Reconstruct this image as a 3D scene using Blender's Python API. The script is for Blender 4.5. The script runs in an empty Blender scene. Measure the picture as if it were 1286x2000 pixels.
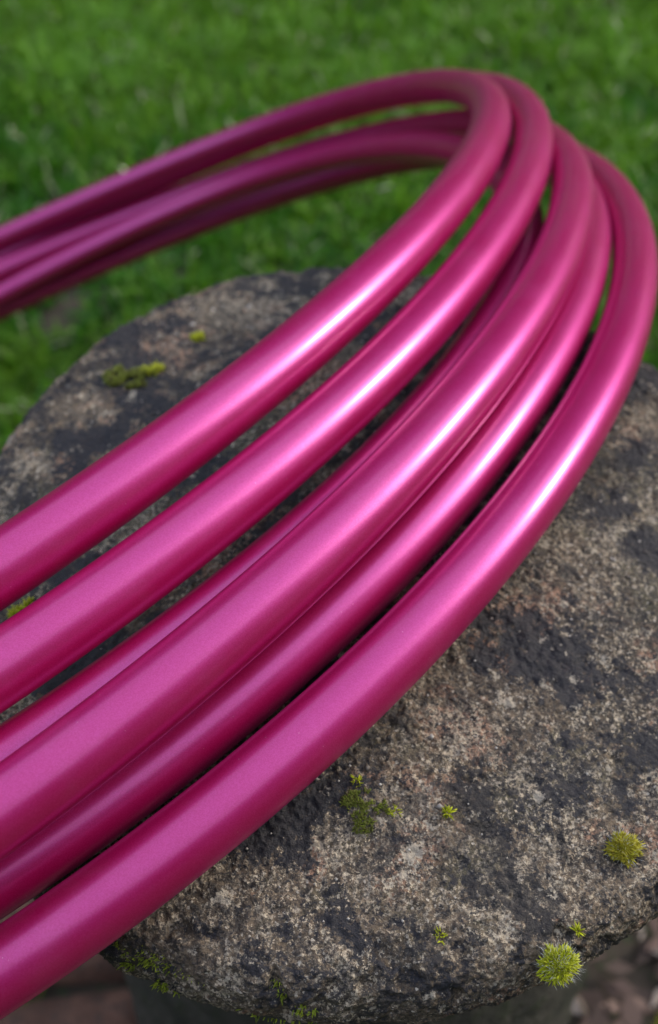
import bpy, math, random
import numpy as np
from mathutils import Vector

random.seed(4); RNG = np.random.default_rng(11)
S = bpy.context.scene
COL = S.collection

# ---------------------------------------------------------------- camera
PITCH = 48.0
cd = bpy.data.cameras.new('camera'); cam = bpy.data.objects.new('camera', cd); COL.objects.link(cam)
LIFT = .017
cam.location = (-0.0133, -0.24605, 0.7087 + LIFT)
cam.rotation_euler = (math.radians(90 - PITCH), 0, 0)
cd.sensor_fit = 'VERTICAL'; cd.sensor_height = 36.0; cd.sensor_width = 36.0
cd.lens = 36.0 * 2127.47 / 2000.0
cd.clip_start = 0.01; cd.clip_end = 600
cd.dof.use_dof = True; cd.dof.focus_distance = 0.275; cd.dof.aperture_fstop = 9.5
S.camera = cam

# ---------------------------------------------------------------- light
SUN_DIR = Vector((0.838, 0.322, 0.441)).normalized()
world = bpy.data.worlds.new('World'); S.world = world; world.use_nodes = True
wn = world.node_tree; bg = wn.nodes['Background']
sky = wn.nodes.new('ShaderNodeTexSky'); sky.sky_type = 'NISHITA'; sky.sun_disc = False
sky.sun_elevation = math.asin(SUN_DIR.z); sky.sun_rotation = math.atan2(SUN_DIR.x, SUN_DIR.y)
sky.air_density = 1.0; sky.dust_density = 2.0; sky.ozone_density = 1.0
veil = wn.nodes.new('ShaderNodeMix'); veil.data_type = 'RGBA'; veil.blend_type = 'ADD'      # thin even high cloud
veil.inputs[0].default_value = 1.0; veil.inputs[7].default_value = (3.2, 3.2, 3.6, 1)
wn.links.new(sky.outputs[0], veil.inputs[6]); wn.links.new(veil.outputs[2], bg.inputs[0]); bg.inputs[1].default_value = 0.15
sl = bpy.data.lights.new('sun', 'SUN'); sl.energy = 0.85; sl.angle = math.radians(8.0); sl.color = (1, .95, .87)
so = bpy.data.objects.new('sun', sl); COL.objects.link(so)
so.rotation_euler = SUN_DIR.to_track_quat('Z', 'Y').to_euler()
S.view_settings.view_transform = 'Standard'; S.view_settings.look = 'None'
S.view_settings.gamma = 1.0; S.view_settings.use_curve_mapping = False
S.view_settings.exposure = 0.90
S.render.engine = 'CYCLES'
S.cycles.max_bounces = 6

# ---------------------------------------------------------------- helpers
def mesh_np(name, verts, faces, smooth=True):
    """verts (N,3); faces list of arrays each (M,k) with one k per array"""
    me = bpy.data.meshes.new(name)
    verts = np.asarray(verts, np.float32)
    if not isinstance(faces, list): faces = [faces]
    faces = [np.asarray(f, np.int32) for f in faces if len(f)]
    loops = np.concatenate([f.ravel() for f in faces])
    tot = np.concatenate([np.full(len(f), f.shape[1], np.int32) for f in faces])
    start = np.concatenate([[0], np.cumsum(tot)[:-1]]).astype(np.int32)
    me.vertices.add(len(verts)); me.vertices.foreach_set('co', verts.ravel())
    me.loops.add(len(loops)); me.loops.foreach_set('vertex_index', loops)
    me.polygons.add(len(tot)); me.polygons.foreach_set('loop_start', start); me.polygons.foreach_set('loop_total', tot)
    me.update(calc_edges=True)
    if smooth: me.polygons.foreach_set('use_smooth', np.ones(len(tot), bool))
    return me
def link(name, me, mat=None, parent=None, loc=None):
    o = bpy.data.objects.new(name, me); COL.objects.link(o)
    if mat is not None: me.materials.append(mat)
    if parent is not None: o.parent = parent
    if loc is not None: o.location = loc
    return o
def empty(name, loc=(0, 0, 0)):
    o = bpy.data.objects.new(name, None); COL.objects.link(o); o.location = loc; o.empty_display_size = .02
    return o
def tag(o, label=None, cat=None, group=None, kind=None):
    if label: o['label'] = label
    if cat: o['category'] = cat
    if group: o['group'] = group
    if kind: o['kind'] = kind
    return o
def float_attr(me, name, vals):
    a = me.attributes.new(name, 'FLOAT', 'POINT'); a.data.foreach_set('value', np.asarray(vals, np.float32))

def _hash(ix, iy, iz):
    h = (ix.astype(np.uint32) * np.uint32(374761393) + iy.astype(np.uint32) * np.uint32(668265263) + iz.astype(np.uint32) * np.uint32(2147483647 - 977))
    h = (h ^ (h >> np.uint32(13))) * np.uint32(1274126177)
    h = h ^ (h >> np.uint32(16))
    return (h & np.uint32(0xFFFFFF)).astype(np.float64) / float(0xFFFFFF)
def vnoise(P):
    i = np.floor(P).astype(np.int64); f = P - i; f = f * f * (3 - 2 * f)
    r = 0
    for dx in (0, 1):
        wx = f[:, 0] if dx else 1 - f[:, 0]
        for dy in (0, 1):
            wy = f[:, 1] if dy else 1 - f[:, 1]
            for dz in (0, 1):
                wz = f[:, 2] if dz else 1 - f[:, 2]
                r = r + wx * wy * wz * _hash(i[:, 0] + dx, i[:, 1] + dy, i[:, 2] + dz)
    return r * 2 - 1
def fbm(P, octs=4, gain=.5):
    r = 0; a = 1.0; t = 0
    for k in range(octs):
        r = r + a * vnoise(P * (2.03 ** k) + 17.3 * k); t += a; a *= gain
    return r / t

class NT:
    """small node-tree helper"""
    def __init__(s, name):
        s.m = bpy.data.materials.new(name); s.m.use_nodes = True
        s.t = s.m.node_tree; s.b = s.t.nodes['Principled BSDF']; s.out = s.t.nodes['Material Output']
        s.co = s.t.nodes.new('ShaderNodeTexCoord').outputs['Object']
    def n(s, typ, **kw):
        nd = s.t.nodes.new(typ)
        for k, v in kw.items(): setattr(nd, k, v)
        return nd
    def l(s, a, b): s.t.links.new(a, b)
    def noise(s, scale, detail=4, rough=.55, dist=0, off=0, lac=2.0):
        nd = s.n('ShaderNodeTexNoise'); nd.inputs['Scale'].default_value = scale
        nd.inputs['Detail'].default_value = detail; nd.inputs['Roughness'].default_value = rough
        nd.inputs['Distortion'].default_value = dist; nd.inputs['Lacunarity'].default_value = lac
        if off:
            mp = s.n('ShaderNodeMapping'); mp.inputs['Location'].default_value = (off, off * .7, -off * 1.3)
            s.l(s.co, mp.inputs[0]); s.l(mp.outputs[0], nd.inputs['Vector'])
        else: s.l(s.co, nd.inputs['Vector'])
        return nd.outputs['Fac']
    def voro(s, scale, feat='F1', out='Distance', rand=1.0):
        nd = s.n('ShaderNodeTexVoronoi', feature=feat); nd.inputs['Scale'].default_value = scale
        nd.inputs['Randomness'].default_value = rand
        s.l(s.co, nd.inputs['Vector']); return nd.outputs[out]
    def ramp(s, fac, lo, hi, a=0., b=1.):
        nd = s.n('ShaderNodeMapRange', interpolation_type='SMOOTHSTEP')
        nd.inputs[1].default_value = lo; nd.inputs[2].default_value = hi
        nd.inputs[3].default_value = a; nd.inputs[4].default_value = b
        s.l(fac, nd.inputs[0]); return nd.outputs[0]
    def math(s, op, a, b=None):
        nd = s.n('ShaderNodeMath', operation=op)
        for i, v in enumerate((a, b)):
            if v is None: continue
            if isinstance(v, (int, float)): nd.inputs[i].default_value = v
            else: s.l(v, nd.inputs[i])
        return nd.outputs[0]
    def mix(s, fac, a, b, mode='MIX'):
        nd = s.n('ShaderNodeMix', data_type='RGBA', blend_type=mode)
        for sock, v in ((nd.inputs[0], fac), (nd.inputs[6], a), (nd.inputs[7], b)):
            if isinstance(v, (int, float)): sock.default_value = v
            elif isinstance(v, tuple): sock.default_value = (*v, 1)
            else: s.l(v, sock)
        return nd.outputs[2]
    def attr(s, name):
        nd = s.n('ShaderNodeAttribute', attribute_name=name); return nd.outputs['Fac']
    def bump(s, h, strength, dist, prev=None):
        nd = s.n('ShaderNodeBump'); nd.inputs['Strength'].default_value = strength; nd.inputs['Distance'].default_value = dist
        s.l(h, nd.inputs['Height'])
        if prev is not None: s.l(prev, nd.inputs['Normal'])
        return nd.outputs[0]

# ---------------------------------------------------------------- materials
def mat_stone():
    k = NT('lichen_stone'); b = k.b
    def patch(scale, lo, hi, off, detail=8, rough=.72, breakup=None, amt=.3):
        n = k.noise(scale, detail, rough, off=off)
        if breakup is not None: n = k.math('ADD', n, k.math('MULTIPLY', k.math('SUBTRACT', breakup, .5), amt))
        return k.ramp(n, lo, hi)
    fine = k.noise(700, 3, .7, off=5.2); mid = k.noise(160, 5, .65, off=1.7)
    gr = k.voro(1500, out='Color'); sp = k.n('ShaderNodeSeparateColor'); k.l(gr, sp.inputs[0]); g0, g1 = sp.outputs[0], sp.outputs[1]
    c = k.mix(patch(20, .40, .60, 2.2), (.075, .055, .035), (.180, .133, .086))
    c = k.mix(k.math('MULTIPLY', patch(30, .52, .60, 3.1, breakup=mid, amt=.5), .85), c, (.36, .20, .125))      # bare rusty sandstone
    c = k.mix(k.math('MULTIPLY', patch(13, .49, .60, 9.4, breakup=mid), .8), c, (.080, .074, .040))              # olive brown algae
    c = k.mix(k.math('MULTIPLY', patch(32, .525, .585, 12.7, breakup=fine, amt=.9), .8), c, (.47, .395, .285))  # pale crust
    c = k.mix(k.math('MULTIPLY', patch(85, .56, .62, 15.1, breakup=fine, amt=.7), .65), c, (.42, .35, .25))
    c = k.mix(k.math('MULTIPLY', patch(190, .56, .63, 31.9), .8), c, (.040, .034, .030))
    fa = k.noise(720, 4, .78, off=41.7); fb = k.noise(560, 4, .78, off=53.3)
    zone = patch(21, .44, .58, 61.7, breakup=mid, amt=.4); zone2 = patch(17, .42, .58, 71.9, breakup=mid, amt=.4)
    c = k.mix(k.math('MULTIPLY', k.ramp(fb, .50, .545, 0, .96), k.ramp(zone2, 0, 1, .5, 1)), c, (.026, .022, .020))
    c = k.mix(k.math('MULTIPLY', k.ramp(fa, .53, .59, 0, .9), k.ramp(zone, 0, 1, .12, 1)), c, (.60, .50, .35))
    c = k.mix(k.ramp(g0, .95, 1.0, 0, .8), c, (.55, .49, .39))                                                    # quartz grains
    c = k.mix(k.ramp(g1, .62, .92, 0, .75), c, (.035, .032, .030))
    spot = k.math('MULTIPLY', patch(75, .505, .54, 27.7, breakup=fine, amt=.30), patch(19, .44, .56, 83.1))
    c = k.mix(k.math('MULTIPLY', spot, .93), c, (.020, .019, .021))
    c = k.mix(k.math('MULTIPLY', patch(27, .512, .54, 21.3, breakup=fine, amt=.28), .95), c, (.021, .021, .026)) # black lichen
    c = k.mix(k.math('MULTIPLY', patch(120, .60, .64, 37.3, breakup=fine, amt=.25), .8), c, (.47, .41, .31))
    k.l(c, b.inputs['Base Color'])
    b.inputs['Roughness'].default_value = .66; b.inputs['Specular IOR Level'].default_value = .4
    h1 = k.bump(g0, .8, .0008); h2 = k.bump(fb, 1.0, .0016, h1); h3 = k.bump(mid, .8, .0026, h2)
    k.l(h3, b.inputs['Normal'])
    return k.m
def mat_hoop():
    k = NT('pearl_magenta_plastic'); b = k.b
    fl = k.voro(4600, out='Color'); sp = k.n('ShaderNodeSeparateColor'); k.l(fl, sp.inputs[0])
    smudge = k.noise(60, 5, .6)
    dust = k.math('MULTIPLY', k.ramp(k.voro(420), .035, .06, 1, 0), k.ramp(k.noise(300, 2, .5, off=6.6), .56, .60))
    k.l(k.mix(k.math('MULTIPLY', dust, .55), (.30, .0003, .060), (.62, .45, .50)), b.inputs['Base Color'])
    b.inputs['Metallic'].default_value = .10
    b.inputs['Roughness'].default_value = .20
    b.inputs['Specular IOR Level'].default_value = .40
    rg = k.ramp(smudge, .35, .7, .40, .45)
    dust = k.math('MULTIPLY', k.ramp(k.voro(420), .035, .06, 1, 0), k.ramp(k.noise(300, 2, .5, off=6.6), .56, .60))
    film = k.math('MULTIPLY', k.ramp(k.noise(38, 6, .7, off=2.9), .50, .75), .05)                              # faint handling marks
    c = k.mix(film, (.285, .0001, .044), (.55, .25, .34))
    k.l(k.mix(k.math('MULTIPLY', dust, .55), c, (.62, .45, .50)), b.inputs['Base Color'])
    pearl = k.n('ShaderNodeBsdfAnisotropic'); pearl.inputs['Color'].default_value = (.93, .19, .72, 1)        # mica flakes
    k.l(rg, pearl.inputs['Roughness'])
    mx = k.n('ShaderNodeMixShader'); k.l(k.ramp(sp.outputs[0], 0, 1, .175, .25), mx.inputs[0])
    k.l(b.outputs[0], mx.inputs[1]); k.l(pearl.outputs[0], mx.inputs[2]); k.l(mx.outputs[0], k.out.inputs[0])
    return k.m
def mat_grass():
    k = NT('grass_blades'); b = k.b
    t = k.attr('tint'); u = k.attr('along')
    c = k.mix(k.ramp(t, 0, .6), (.045, .185, .010), (.135, .300, .016))
    c = k.mix(k.ramp(t, .60, .93), c, (.17, .38, .04))
    c = k.mix(k.ramp(t, .955, .975), c, (.48, .50, .33))  # pale dry blades, their colour lightened to stand in for dew sparkles
    k.l(c, b.inputs['Base Color']); k.l(k.ramp(k.attr('wet'), 0, 1, .5, .17), b.inputs['Roughness']); b.inputs['Specular IOR Level'].default_value = .45
    tr = k.n('ShaderNodeBsdfTranslucent'); k.l(c, tr.inputs[0])
    mx = k.n('ShaderNodeMixShader'); mx.inputs[0].default_value = .5
    k.l(b.outputs[0], mx.inputs[1]); k.l(tr.outputs[0], mx.inputs[2]); k.l(mx.outputs[0], k.out.inputs[0])
    return k.m
def mat_moss(name, lo, hi, tip):
    k = NT(name); b = k.b
    t = k.attr('tint'); u = k.attr('along')
    c = k.mix(t, lo, hi); c = k.mix(k.ramp(u, .55, 1.0, 0, .55), c, tip)
    k.l(c, b.inputs['Base Color']); b.inputs['Roughness'].default_value = .6
    tr = k.n('ShaderNodeBsdfTranslucent'); k.l(c, tr.inputs[0])
    mx = k.n('ShaderNodeMixShader'); mx.inputs[0].default_value = .35
    k.l(b.outputs[0], mx.inputs[1]); k.l(tr.outputs[0], mx.inputs[2]); k.l(mx.outputs[0], k.out.inputs[0])
    return k.m
def mat_simple(name, cols, scale, rough=.85, bump=.5, dist=.002):
    k = NT(name); n1 = k.noise(scale, 6, .65); n2 = k.noise(scale * 3.3, 5, .65, off=4.4)
    c = k.mix(k.ramp(n1, .35, .65), cols[0], cols[1])
    if len(cols) > 2: c = k.mix(k.ramp(n2, .52, .64), c, cols[2])
    k.l(c, k.b.inputs['Base Color']); k.b.inputs['Roughness'].default_value = rough
    k.l(k.bump(n2, bump, dist), k.b.inputs['Normal'])
    return k.m

M_STONE = mat_stone(); M_HOOP = mat_hoop(); M_GRASS = mat_grass()
M_SOIL = mat_simple('dark_soil', [(.030, .022, .014), (.060, .045, .028), (.022, .045, .010)], 30)
M_LAWN = mat_simple('far_lawn', [(.018, .05, .008), (.04, .09, .012), (.03, .04, .012)], 14)

# ---------------------------------------------------------------- ground
def grid_sheet(name, x0, x1, y0, y1, n, zf, mat):
    xs = np.linspace(x0, x1, n); ys = np.linspace(y0, y1, n); X, Y = np.meshgrid(xs, ys); X = X.ravel(); Y = Y.ravel()
    V = np.c_[X, Y, zf(X, Y)]; i = np.arange(n * n).reshape(n, n)
    F = np.c_[i[:-1, :-1].ravel(), i[:-1, 1:].ravel(), i[1:, 1:].ravel(), i[1:, :-1].ravel()]
    return link(name, mesh_np(name, V, F), mat)
def near_z(X, Y):
    P = np.c_[X, Y, np.zeros_like(X)]
    e = np.clip((3.0 - np.maximum(np.abs(X), np.abs(Y - .6))) / .5, 0, 1)
    return e * (.006 + .010 * fbm(P * 6, 3) + .004 * fbm(P * 30, 2))
tag(grid_sheet('lawn', -300, 300, -300, 300, 61, lambda X, Y: np.full_like(X, -.012), M_LAWN), kind='structure')
tag(grid_sheet('soil', -3, 3, -2.4, 3.6, 220, near_z, M_SOIL), kind='structure')

# the garden is ringed by trees: one dark mass, seen only as what the glossy tubes mirror
def woodland_mesh():
    n = 130000; g = np.random.default_rng(7)
    th = g.uniform(0, 2 * np.pi, n); lay = fbm(np.c_[np.cos(th) * 5, np.sin(th) * 5, 0 * th], 4)
    side = np.exp(-((np.mod(np.pi / 2 - th, 2 * np.pi) - 2.45) / .85) ** 4)   # taller trees behind and to the right
    az = np.mod(np.pi / 2 - th, 2 * np.pi); gap = np.exp(-((az - 1.24) / .42) ** 4)      # the low sun comes through a gap in the trees
    top = (10.6 + 2.2 * lay + .6 * side) * (1 - .70 * gap) * (1 - .80 * np.exp(-((az - 4.70) / .80) ** 4))
    z = top * g.random(n) ** .8; r = 10.5 + g.uniform(0, 2.2, n) + .8 * fbm(np.c_[th * 9, z * .9, 0 * z], 3)
    c = np.c_[r * np.cos(th), r * np.sin(th), z]
    a = g.normal(size=(n, 3)); a /= np.linalg.norm(a, axis=1)[:, None]; b = np.cross(a, g.normal(size=(n, 3))); b /= np.linalg.norm(b, axis=1)[:, None]
    s = g.uniform(.10, .26, n)[:, None]
    V = np.stack([c - a * s, c + b * s * .6, c + a * s, c - b * s * .6], 1)
    return mesh_np('woodland', V.reshape(-1, 3), np.arange(4 * n).reshape(n, 4), smooth=False)
M_WOOD = mat_simple('dark_foliage', [(.008, .013, .005), (.018, .028, .009), (.012, .018, .007)], 3)
tag(link('woodland', woodland_mesh(), M_WOOD), kind='stuff')

# mossy paving blocks at the foot of the stone
M_PAVE = mat_simple('brown_paving', [(.085, .042, .026), (.165, .085, .055), (.06, .04, .03)], 45, .85, .8, .003)
def block_mesh(w, d, h, sd):
    nx, ny = 14, 10
    xs = np.linspace(-w / 2, w / 2, nx); ys = np.linspace(-d / 2, d / 2, ny); X, Y = np.meshgrid(xs, ys); X = X.ravel(); Y = Y.ravel()
    e = np.minimum(np.minimum(X + w / 2, w / 2 - X), np.minimum(Y + d / 2, d / 2 - Y))
    Z = h - .010 * np.clip(1 - e / .014, 0, 1) ** 2 + .003 * fbm(np.c_[X * 30 + sd, Y * 30, 0 * X], 3)
    V = np.c_[X, Y, Z]; i = np.arange(nx * ny).reshape(ny, nx)
    F = [np.c_[i[:-1, :-1].ravel(), i[:-1, 1:].ravel(), i[1:, 1:].ravel(), i[1:, :-1].ravel()]]
    rim = np.r_[i[0, :], i[1:, -1], i[-1, -2::-1], i[-2:0:-1, 0]]; k = len(V); low = V[rim].copy(); low[:, 2] = -.03
    V = np.r_[V, low]; m = len(rim); q = np.arange(m); q2 = (q + 1) % m
    F.append(np.c_[rim[q], k + q, k + q2, rim[q2]])
    return mesh_np('paving_stone', V, F)
paving = tag(empty('paving'), kind='structure')
for n, (x, y, w, d, a) in enumerate([(-.235, .045, .19, .105, 4), (-.215, -.075, .20, .110, 7), (-.03, -.215, .22, .12, -5), (-.25, -.20, .18, .12, 3), (.20, -.215, .19, .13, -3), (-.42, .03, .16, .12, 2), (-.41, -.09, .16, .11, 5)]):
    o = link('paving_stone', block_mesh(w, d, .022 + .004 * (n % 3), n * 3.1), M_PAVE, paving, (x, y, 0)); o.rotation_euler = (0, 0, math.radians(a))

# ---------------------------------------------------------------- staddle stone
RIM = [0.14699, -0.00019, -0.00498, -0.00547, -0.00042, 0.00418, -0.00091, 0.00025, 0.00046]
def rim_r(th):
    r = RIM[0] + 0 * th
    for k in range(1, 5): r = r + RIM[2 * k - 1] * np.cos(k * th) + RIM[2 * k] * np.sin(k * th)
    return r
U = .0095; CAMZ = .7087 + LIFT
def dome_z(x, y):
    rho2 = (x * x + y * y) / (U * U)
    return CAMZ + U * (-27.25 - .008 * rho2)
stone = empty('staddle_stone')
tag(stone, 'weathered round stone mushroom with mossy lichen crusted cap under the hoops', 'garden stone')
def cap_mesh():
    NT_ = 1700
    th = np.linspace(0, 2 * np.pi, NT_, endpoint=False)
    # profile in (s = rho/R, dz): top, rounded lip, underside
    prof = [(s, None) for s in np.concatenate([np.linspace(.004, .950, 262), ])]
    r0 = .950; lip = .011
    prof_s = [p[0] for p in prof]; prof_d = [0.0] * len(prof)
    for a in np.linspace(0, 1, 40)[1:]:
        ang = a * math.pi / 2
        prof_s.append(r0 + (1 - r0) * math.sin(ang)); prof_d.append(lip * (1 - math.cos(ang)))
    for a in np.linspace(0, 1, 40)[1:]:
        prof_s.append(1 - .015 * a * a - .02 * max(0, a - .6)); prof_d.append(lip + .012 * a)
    for a in np.linspace(0, 1, 30)[1:]:
        prof_s.append(.977 - .33 * a); prof_d.append(lip + .012 + .046 * math.sin(a * 1.4))
    s = np.array(prof_s); d = np.array(prof_d); n = len(s)
    TH, SS = np.meshgrid(th, s); DD = np.repeat(d[:, None], NT_, 1)
    R = rim_r(TH) * SS
    X = (R * np.cos(TH)).ravel(); Y = (R * np.sin(TH)).ravel()
    Rt = rim_r(TH) * np.minimum(SS, 1.0)
    Z = (CAMZ + U * (-27.25 - .008 * (np.where(DD > lip, rim_r(TH), Rt) / U) ** 2) - DD).ravel()
    P = np.c_[X, Y, Z]
    V = P.reshape(n, NT_, 3)
    ds = np.gradient(V, axis=0); dt = np.roll(V, -1, 1) - np.roll(V, 1, 1)
    N = np.cross(dt, ds); N /= np.linalg.norm(N, axis=2)[..., None] + 1e-12
    N = N.reshape(-1, 3); 
    if N[:NT_, 2].mean() < 0: N = -N
    edge = np.clip((SS.ravel() - .84) / .14, 0, 1)
    h = .0005 * fbm(P * 28, 3) + .0013 * edge * fbm(P * 70 + 7, 4)
    g = fbm(P * 330 + 3, 3, .6); h += .0010 * g
    g2 = vnoise(P * 900 + 11); h += (.00034 + .00015 * edge) * g2
    pit = fbm(P * 150 + 31, 2); h -= .0014 * np.clip((pit - .22) / .3, 0, 1) * (.5 + edge)
    h = np.where(SS.ravel() < .85, h - .0005, h)
    P = P + N * h[:, None]
    i = np.arange(n * NT_).reshape(n, NT_); j = np.roll(i, -1, 1)
    F = np.c_[i[:-1].ravel(), i[1:].ravel(), j[1:].ravel(), j[:-1].ravel()]
    top = len(P); P = np.r_[P, [[0, 0, P[:NT_, 2].mean()]]]
    tri = np.c_[np.full(NT_, top), i[0], j[0]]
    return mesh_np('cap', P, [F, tri])
cap = link('cap', cap_mesh(), M_STONE, stone)
def stem_mesh():
    NT_, NZ = 220, 90
    th = np.linspace(0, 2 * np.pi, NT_, endpoint=False); zz = np.linspace(-.04, .375, NZ)
    TH, ZZ = np.meshgrid(th, zz)
    u = (ZZ + .04) / .415
    R = .138 - .030 * u + .006 * np.clip(1 - u * 6, 0, 1)
    P = np.c_[(R * np.cos(TH)).ravel(), (R * np.sin(TH)).ravel(), ZZ.ravel()]
    h = .006 * fbm(P * 14, 3) + .002 * fbm(P * 90, 3) + .0006 * fbm(P * 350, 2)
    P[:, 0] += np.cos(TH.ravel()) * h; P[:, 1] += np.sin(TH.ravel()) * h
    i = np.arange(NZ * NT_).reshape(NZ, NT_); j = np.roll(i, -1, 1)
    F = np.c_[i[:-1].ravel(), j[:-1].ravel(), j[1:].ravel(), i[1:].ravel()]
    return mesh_np('stem', P, F)
M_STEM = mat_simple('algae_green_stone', [(.022, .024, .017), (.060, .054, .042), (.026, .036, .012)], 40, .85, 1.0, .006)
link('stem', stem_mesh(), M_STEM, stone)

# ---------------------------------------------------------------- hoops: true circles of bent tube (centre, plane axes, radius, small ovality)
HOOPS = [
 ( [-0.32779, 0.22998, 0.27995], [[0.89686, 0.37199, 0.23931], [0.24127, -0.86487, 0.44021], [-0.37073, 0.33707, 0.86542]], 0.42473, [-0.00248, 0.01436, 0.02, -0.01477, 0.01408, -0.00574],
  'magenta hoop on top of the stack, its front arc farthest from the moss cushions'),
 ( [-0.30458, 0.2194, 0.27472], [[0.90408, 0.33142, 0.26982], [0.19313, -0.88005, 0.43384], [-0.38123, 0.34011, 0.85964]], 0.43163, [0.00384, -0.02366, 0.0065, -0.01551, 0.01392, -0.02228],
  'magenta hoop second from the top, bare stone between it and the top hoop'),
 ( [-0.31006, 0.18902, 0.25664], [[0.90264, 0.33357, 0.27197], [0.19002, -0.87586, 0.44358], [-0.38617, 0.34872, 0.85397]], 0.4223, [0.01497, -0.00837, -0.01413, -0.00082, 0.01385, -0.02814],
  'magenta hoop mostly hidden, only a thin shaded sliver showing between its neighbours'),
 ( [-0.28626, 0.19457, 0.2711], [[0.89981, 0.34509, 0.26692], [0.21541, -0.88347, 0.41603], [-0.37939, 0.31685, 0.86929]], 0.42933, [-0.0005, -0.02397, -0.00505, -0.00505, 0.00684, 0.0038],
  'magenta hoop at the middle of the fan, half covering the thin sliver hoop'),
 ( [-0.27947, 0.21183, 0.23443], [[0.88699, 0.37189, 0.27375], [0.23434, -0.87331, 0.4271], [-0.39791, 0.31468, 0.86177]], 0.42569, [0.0121, 0.0392, -0.00705, -0.02546, 0.00899, 0.0081],
  'magenta hoop tucked under the middle hoop, next inside the outermost hoop'),
 ( [-0.24374, 0.21947, 0.22864], [[0.88544, 0.28725, 0.36535], [0.1387, -0.91362, 0.38217], [-0.44357, 0.28771, 0.8488]], 0.42971, [-0.02635, 0.02605, -0.01157, -0.022, -0.01774, -0.00418],
  'outermost magenta hoop, lying nearest the moss cushions with open stone beside it'),
]
def hoop_mesh(C, W, R, h, r=.0095, n=420, m=40):
    a = np.linspace(0, 2 * np.pi, n, endpoint=False)
    rr = R * (1 + h[0] * np.cos(2 * a) + h[1] * np.sin(2 * a) + h[2] * np.cos(3 * a) + h[3] * np.sin(3 * a))
    zz = R * (h[4] * np.cos(2 * a) + h[5] * np.sin(2 * a))
    L = np.c_[rr * np.cos(a), rr * np.sin(a), zz]
    P = L @ np.array(W)
    T = np.roll(P, -1, 0) - np.roll(P, 1, 0); T /= np.linalg.norm(T, axis=1)[:, None]
    nz = np.array(W[2]); e1 = nz - (T @ nz)[:, None] * T; e1 /= np.linalg.norm(e1, axis=1)[:, None]; e2 = np.cross(T, e1)
    b = np.linspace(0, 2 * np.pi, m, endpoint=False)
    V = P[:, None, :] + r * (np.cos(b)[None, :, None] * e1[:, None, :] + np.sin(b)[None, :, None] * e2[:, None, :])
    i = np.arange(n * m).reshape(n, m); j = np.roll(i, -1, 0)
    F = np.c_[i.ravel(), np.roll(i, -1, 1).ravel(), np.roll(j, -1, 1).ravel(), j.ravel()]
    return mesh_np('hoop', V.reshape(-1, 3), F)
for C, W, R, h, lab in HOOPS:
    o = link('hula_hoop', hoop_mesh(C, W, R, h), M_HOOP, loc=(C[0], C[1], C[2] + LIFT))
    tag(o, lab, 'hoop', 'magenta hula hoops stacked on the stone')

# ---------------------------------------------------------------- grass
def blades(n, xr, yr, L, Wd, keep=None, z=near_z, lean=1.4, seed=1):
    g = np.random.default_rng(seed)
    x = g.uniform(*xr, n); y = g.uniform(*yr, n)
    if keep is not None:
        m = keep(x, y, g); x, y = x[m], y[m]
    n = len(x); az = g.uniform(0, 2 * np.pi, n)
    clump = fbm(np.c_[x * 15, y * 15, np.zeros(n)], 3)
    length = g.uniform(*L, n) * (1 + .5 * clump); wid = g.uniform(*Wd, n)
    ln = g.uniform(.1, lean, n) * 1.3; yaw = az + g.normal(0, .9, n)
    dirx, diry = np.cos(az), np.sin(az); sx, sy = -np.sin(yaw), np.cos(yaw)
    z0 = z(x, y)
    V = []; al = []
    for t, w in ((0, .8), (.4, 1.), (.75, .7), (1., 0)):
        bend = ln * t; rad = length * t * np.sin(bend * .9) ; hgt = length * t * np.cos(bend * .9)
        px = x + dirx * rad; py = y + diry * rad; pz = z0 + hgt - .003
        if w:
            V.append(np.c_[px - sx * wid * w / 2, py - sy * wid * w / 2, pz]); V.append(np.c_[px + sx * wid * w / 2, py + sy * wid * w / 2, pz]); al += [t, t]
        else: V.append(np.c_[px, py, pz]); al += [t]
    V = np.stack(V, 1); k = 7; base = (np.arange(n) * k)[:, None]
    Q = np.concatenate([base + np.array([[0, 1, 3, 2]]), base + np.array([[2, 3, 5, 4]])]); T = base + np.array([[4, 5, 6]])
    tint = np.clip(.40 + .62 * clump + .30 * fbm(np.c_[x * 2.3 + 9, y * 2.3, np.zeros(n)], 2) * 2 + g.normal(0, .16, n), 0, .94)
    tint[g.random(n) < .035] = 1.0
    me = mesh_np('blades', V.reshape(-1, 3), [Q, T])
    float_attr(me, 'tint', np.repeat(tint, k)); float_attr(me, 'along', np.tile(al, n)); float_attr(me, 'wet', np.repeat(g.random(n) < .07, k))
    return me
def bed(x, y):  # bare soil and paving patch round the stem, in front
    return np.hypot(x, y + .06) < .34 + .04 * vnoise(np.c_[x * 9, y * 9, 0 * x])
def keep_lawn(x, y, g):
    stem = np.hypot(x, y) < .15
    front = (y < .07) & bed(x, y)
    bare = np.hypot((x + .29) / .022, (y - .68) / .06) < 1 + .4 * vnoise(np.c_[x * 60, y * 60, 0 * x])     # a bare spot in the lawn
    return ~(stem | front | bare)
tag(link('grass', blades(95000, (-1.0, 1.0), (-.35, 1.75), (.018, .052), (.0028, .0066), keep_lawn, seed=2), M_GRASS), kind='stuff')
tag(link('grass', blades(60000, (-2.9, 2.9), (-2.3, 3.5), (.03, .06), (.003, .005), lambda x, y, g: ~((np.abs(x) < 1.0) & (y > -.35) & (y < 1.75)), seed=3), M_GRASS), kind='stuff')

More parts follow.
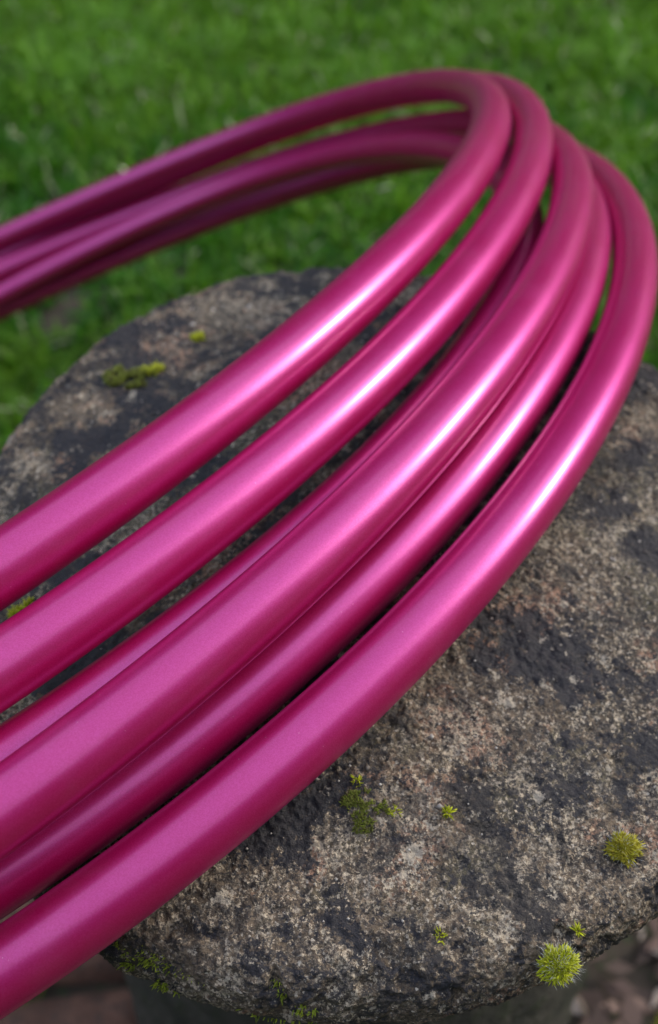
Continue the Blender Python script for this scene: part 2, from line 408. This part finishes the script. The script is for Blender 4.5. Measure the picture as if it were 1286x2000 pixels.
# ---------------------------------------------------------------- moss
M_MOSS = mat_moss('bright_moss', (.20, .22, .006), (.74, .80, .020), (.78, .78, .08))
M_MOSS2 = mat_moss('dark_moss', (.085, .070, .020), (.26, .33, .03), (.42, .48, .06))
M_MOSS3 = mat_moss('golden_moss', (.28, .22, .010), (.58, .55, .03), (.68, .62, .07))
kh = NT('moss_hair'); kh.b.inputs['Base Color'].default_value = (.62, .64, .60, 1); kh.b.inputs['Roughness'].default_value = .4
M_HAIR = kh.m
def spikes(base, dirs, length, wid, tint):
    """thin three-sided spikes"""
    n = len(base); dirs = dirs / np.linalg.norm(dirs, axis=1)[:, None]
    a = np.cross(dirs, RNG.normal(size=(n, 3))); a /= np.linalg.norm(a, axis=1)[:, None]; b = np.cross(dirs, a)
    V = []
    for q in range(3):
        c, s = math.cos(q * 2.094), math.sin(q * 2.094); V.append(base + (a * c + b * s) * wid[:, None] / 2)
    mid = []
    for q in range(3):
        c, s = math.cos(q * 2.094), math.sin(q * 2.094); mid.append(base + dirs * (length * .55)[:, None] + (a * c + b * s) * wid[:, None] * .4)
    V = np.stack(V + mid + [base + dirs * length[:, None]], 1); k = 7; o = (np.arange(n) * k)[:, None]
    Q = np.concatenate([o + np.array([[q, (q + 1) % 3, 3 + (q + 1) % 3, 3 + q]]) for q in range(3)])
    T = np.concatenate([o + np.array([[3 + q, 3 + (q + 1) % 3, 6]]) for q in range(3)])
    me = mesh_np('spikes', V.reshape(-1, 3), [Q, T])
    float_attr(me, 'tint', np.repeat(np.clip(tint, 0, 1), k)); float_attr(me, 'along', np.tile([0, 0, 0, .55, .55, .55, 1.], n))
    return me
def cushion(x, y, rad, hgt, n, label, mat, hair=0, spike=.0015, name='moss_cushion', ragged=.15, group='moss cushions growing on the stone cap'):
    z = dome_z(x, y); root = empty(name, (x, y, z)); tag(root, label, 'moss', group)
    u = RNG.random(n); th = RNG.uniform(0, 2 * np.pi, n); pol = np.arccos(1 - u * .98)
    d = np.c_[np.sin(pol) * np.cos(th), np.sin(pol) * np.sin(th), np.cos(pol)]
    lump = 1 + ragged * fbm(d * 2.2 + x * 90, 2) * 2
    base = d * np.array([rad, rad, hgt]) * (lump * RNG.uniform(.55, .92, n))[:, None]
    dirs = d * np.array([1, 1, 1.1]) + RNG.normal(0, .33, (n, 3)) + np.array([0, 0, .25])
    link('leaf_mound', spikes(base, dirs, spike * RNG.uniform(.6, 1.25, n), np.full(n, spike * .26), RNG.normal(.5, .25, n)), mat, root)
    if hair:
        i = RNG.integers(0, n, hair)
        dd = dirs[i] + RNG.normal(0, .4, (hair, 3)); lo = d[i, 2] < .45
        link('white_hairs', spikes(base[i] + dirs[i] * spike * .5, dd, spike * RNG.uniform(.7, 1.7, hair) * np.where(lo, 1.25, .8), np.full(hair, .00008), RNG.random(hair)), M_HAIR, root)
def patch_of_moss(x, y, rad, n, spike, label, mat, gap=-.12):
    root = empty('moss_patch', (x, y, dome_z(x, y))); tag(root, label, 'moss', 'moss cushions growing on the stone cap')
    g = RNG; th = g.uniform(0, 2 * np.pi, n * 4); q = np.sqrt(g.random(n * 4)); px = rad * q * np.cos(th); py = rad * .8 * q * np.sin(th)
    keep = fbm(np.c_[(px + x) * 260, (py + y) * 260, 0 * px], 3) > (gap if rad > .003 else -9) + .55 * (q - .55); px, py, q = px[keep][:n], py[keep][:n], q[keep][:n]; n = len(px)
    pz = dome_z(px + x, py + y) - dome_z(x, y) - .0006 + .0009 * g.random(n)
    link('leaf_mat', spikes(np.c_[px, py, pz], np.c_[px / rad * .6, py / rad * .6, .7 + 0 * px] + g.normal(0, .45, (n, 3)), spike * g.uniform(.6, 1.3, n), np.full(n, spike * .28), g.normal(.5, .28, n)), mat, root)
cushion(.0442, -.148, .0040, .0038, 1900, 'bright lime moss cushion with white hairs, growing at the front rim of the stone', M_MOSS, 240, .0017, ragged=.38)
cushion(.0645, -.1192, .0038, .0032, 1600, 'yellow green round moss cushion on the stone, behind the lime cushion at the rim', M_MOSS3, 130, .0017, ragged=.38)
patch_of_moss(-.0045, -.1112, .0070, 700, .0013, 'low dark green ragged moss patch close to the outermost hoop', M_MOSS2, -.17)
cushion(.0183, -.1114, .0009, .0009, 30, 'tiny bright moss sprig on bare stone right of the dark moss patch', M_MOSS, 0, .0020, 'moss_sprig')
cushion(.0499, -.1399, .0008, .0008, 22, 'tiny yellow moss sprig between the two round cushions near the rim', M_MOSS, 0, .0020, 'moss_sprig')
patch_of_moss(-.0880, .0632, .0100, 600, .0022, 'wide yellow green moss patch on the stone beyond the top hoop', M_MOSS2, .06)
patch_of_moss(-.0800, .0680, .0040, 260, .0022, 'bright moss tuft beside the wide patch beyond the top hoop', M_MOSS)
patch_of_moss(-.0634, .0874, .0036, 160, .0022, 'small moss tuft near the far rim of the stone, away from the wide patch', M_MOSS)
patch_of_moss(-.1084, -.0434, .0050, 260, .0024, 'small moss tuft at the stone edge between the two top hoops', M_MOSS)
for x, y, lab in ((.0040, -.1111, 'tiny moss shoots just right of the dark moss patch'), (-.0054, -.1030, 'tiny moss shoots just above the dark moss patch, nearer the hoop'), (.0146, -.1418, 'tiny dark moss shoots on the stone near its front edge, left of the lime cushion')):
    patch_of_moss(x, y, .0016, 26, .0014, lab, M_MOSS)
# mossy fringe along the front left lip
def fringe():
    n = 2600; th = np.radians(RNG.uniform(-128, -96, n)); R = rim_r(th)
    q = RNG.random(n); s = .962 + .04 * np.sin(q * 1.9); dz = .002 + .013 * q ** 1.3
    dens = fbm(np.c_[th * 30, q * 4, 0 * q], 3) + .25 * (1 - q); m = dens > .27
    th, R, s, dz = th[m], R[m], s[m], dz[m]; n = len(th)
    z = CAMZ + U * (-27.25 - .008 * (R / U) ** 2) - dz
    base = np.c_[R * s * np.cos(th), R * s * np.sin(th), z]
    d = np.c_[np.cos(th), np.sin(th), np.full(n, .9)] + RNG.normal(0, .5, (n, 3))
    return spikes(base, d, RNG.uniform(.0011, .0024, n), np.full(n, .0005), RNG.normal(.4, .3, n))
tag(link('moss_fringe', fringe(), mat_moss('fringe_moss', (.12, .17, .015), (.42, .50, .03), (.55, .60, .06))), kind='stuff')

# ---------------------------------------------------------------- what lies at the foot of the stone
def litter_mesh(n, seed):
    g = np.random.default_rng(seed); a = g.uniform(0, 2 * np.pi, n); r = .13 + .26 * np.sqrt(g.random(n))
    x = r * np.cos(a); y = -.06 + r * np.sin(a); m = (x > .08) & (y > -.30) & (y < .10); x, y = x[m], y[m]; n = len(x)
    yaw = g.uniform(0, 2 * np.pi, n); L = g.uniform(.004, .016, n); W = L * g.uniform(.2, .6, n)
    u = np.c_[np.cos(yaw), np.sin(yaw), g.uniform(-.35, .35, n)]; v = np.c_[-np.sin(yaw), np.cos(yaw), g.uniform(-.3, .3, n)]
    c = np.c_[x, y, near_z(x, y) + g.uniform(.001, .010, n)]
    V = np.stack([c - u * L[:, None], c - v * W[:, None], c + u * L[:, None] + [0, 0, .002], c + v * W[:, None]], 1)
    me = mesh_np('litter', V.reshape(-1, 3), np.arange(4 * n).reshape(n, 4), smooth=False)
    float_attr(me, 'tint', np.repeat(g.random(n), 4)); return me
kl = NT('leaf_litter'); tt = kl.attr('tint')
kl.l(kl.mix(kl.ramp(tt, .75, .95), kl.mix(kl.ramp(tt, 0, .7), (.050, .032, .024), (.17, .11, .085)), (.34, .28, .23)), kl.b.inputs['Base Color']); kl.b.inputs['Roughness'].default_value = .8
tag(link('leaf_litter', litter_mesh(5200, 5), kl.m), kind='stuff')
def ground_moss(x, y, rad, n, label, mat=M_MOSS2):
    root = empty('moss_clump', (x, y, .008)); tag(root, label, 'moss')
    g = RNG; th = g.uniform(0, 2 * np.pi, n); q = np.sqrt(g.random(n))
    base = np.c_[rad * q * np.cos(th), rad * q * np.sin(th) * .7, .012 * (1 - q * q) + 0 * q]
    link('leaf_mound', spikes(base, np.c_[np.cos(th) * q, np.sin(th) * q, .8 + 0 * q] + g.normal(0, .4, (n, 3)), g.uniform(.006, .012, n), np.full(n, .0016), g.normal(.5, .25, n)), mat, root)
ground_moss(.212, -.035, .020, 260, 'blurred green moss clump on the brown litter at lower right', M_MOSS)
ground_moss(.165, -.060, .030, 420, 'dark green moss at the foot of the stone, lower right')
ground_moss(-.255, -.018, .060, 700, 'green moss in the joint between brown paving blocks, lower left')
def dry_weed(x, y):
    root = empty('dry_weed', (x, y, .0)); tag(root, 'dead dry weed with thin radiating stalks in the litter at lower right', 'weed')
    for q in range(9):
        a = q * .7 + RNG.uniform(-.2, .2); d = np.array([[math.cos(a) * .55, math.sin(a) * .55, RNG.uniform(.5, 1.1)]])
        link('stalk', spikes(np.zeros((1, 3)), d, np.array([RNG.uniform(.035, .075)]), np.array([.0016]), np.array([.5])), M_STRAW, root)
M_STRAW = mat_simple('dry_straw', [(.20, .13, .07), (.33, .24, .14)], 60)
dry_weed(.218, .012)

# loose grit and quartz crumbs lying on the cap
def grit():
    g = np.random.default_rng(21); n = 900
    th = g.uniform(0, 2 * np.pi, n); q = np.sqrt(g.random(n)) * .93; R = rim_r(th) * q; x = R * np.cos(th); y = R * np.sin(th)
    s = g.uniform(.00022, .00055, n) * np.where(g.random(n) < .04, 2.2, 1)
    ic = np.array([[1, 0, 0], [-1, 0, 0], [0, 1, 0], [0, -1, 0], [0, 0, 1], [0, 0, -1]], float)
    tri = np.array([[0, 2, 4], [2, 1, 4], [1, 3, 4], [3, 0, 4], [2, 0, 5], [1, 2, 5], [3, 1, 5], [0, 3, 5]])
    V = ic[None] * s[:, None, None] * g.uniform(.6, 1.4, (n, 6, 1)) + np.stack([x, y, dome_z(x, y) - .0002], 1)[:, None]
    me = mesh_np('grit', V.reshape(-1, 3), (tri[None] + (np.arange(n) * 6)[:, None, None]).reshape(-1, 3), smooth=False)
    float_attr(me, 'tint', np.repeat(g.random(n), 6)); return me
kg = NT('grit'); tg = kg.attr('tint'); kg.l(kg.mix(kg.ramp(tg, .3, .9), (.10, .085, .07), (.58, .54, .47)), kg.b.inputs['Base Color']); kg.b.inputs['Roughness'].default_value = .55
tag(link('grit', grit(), kg.m), kind='stuff')
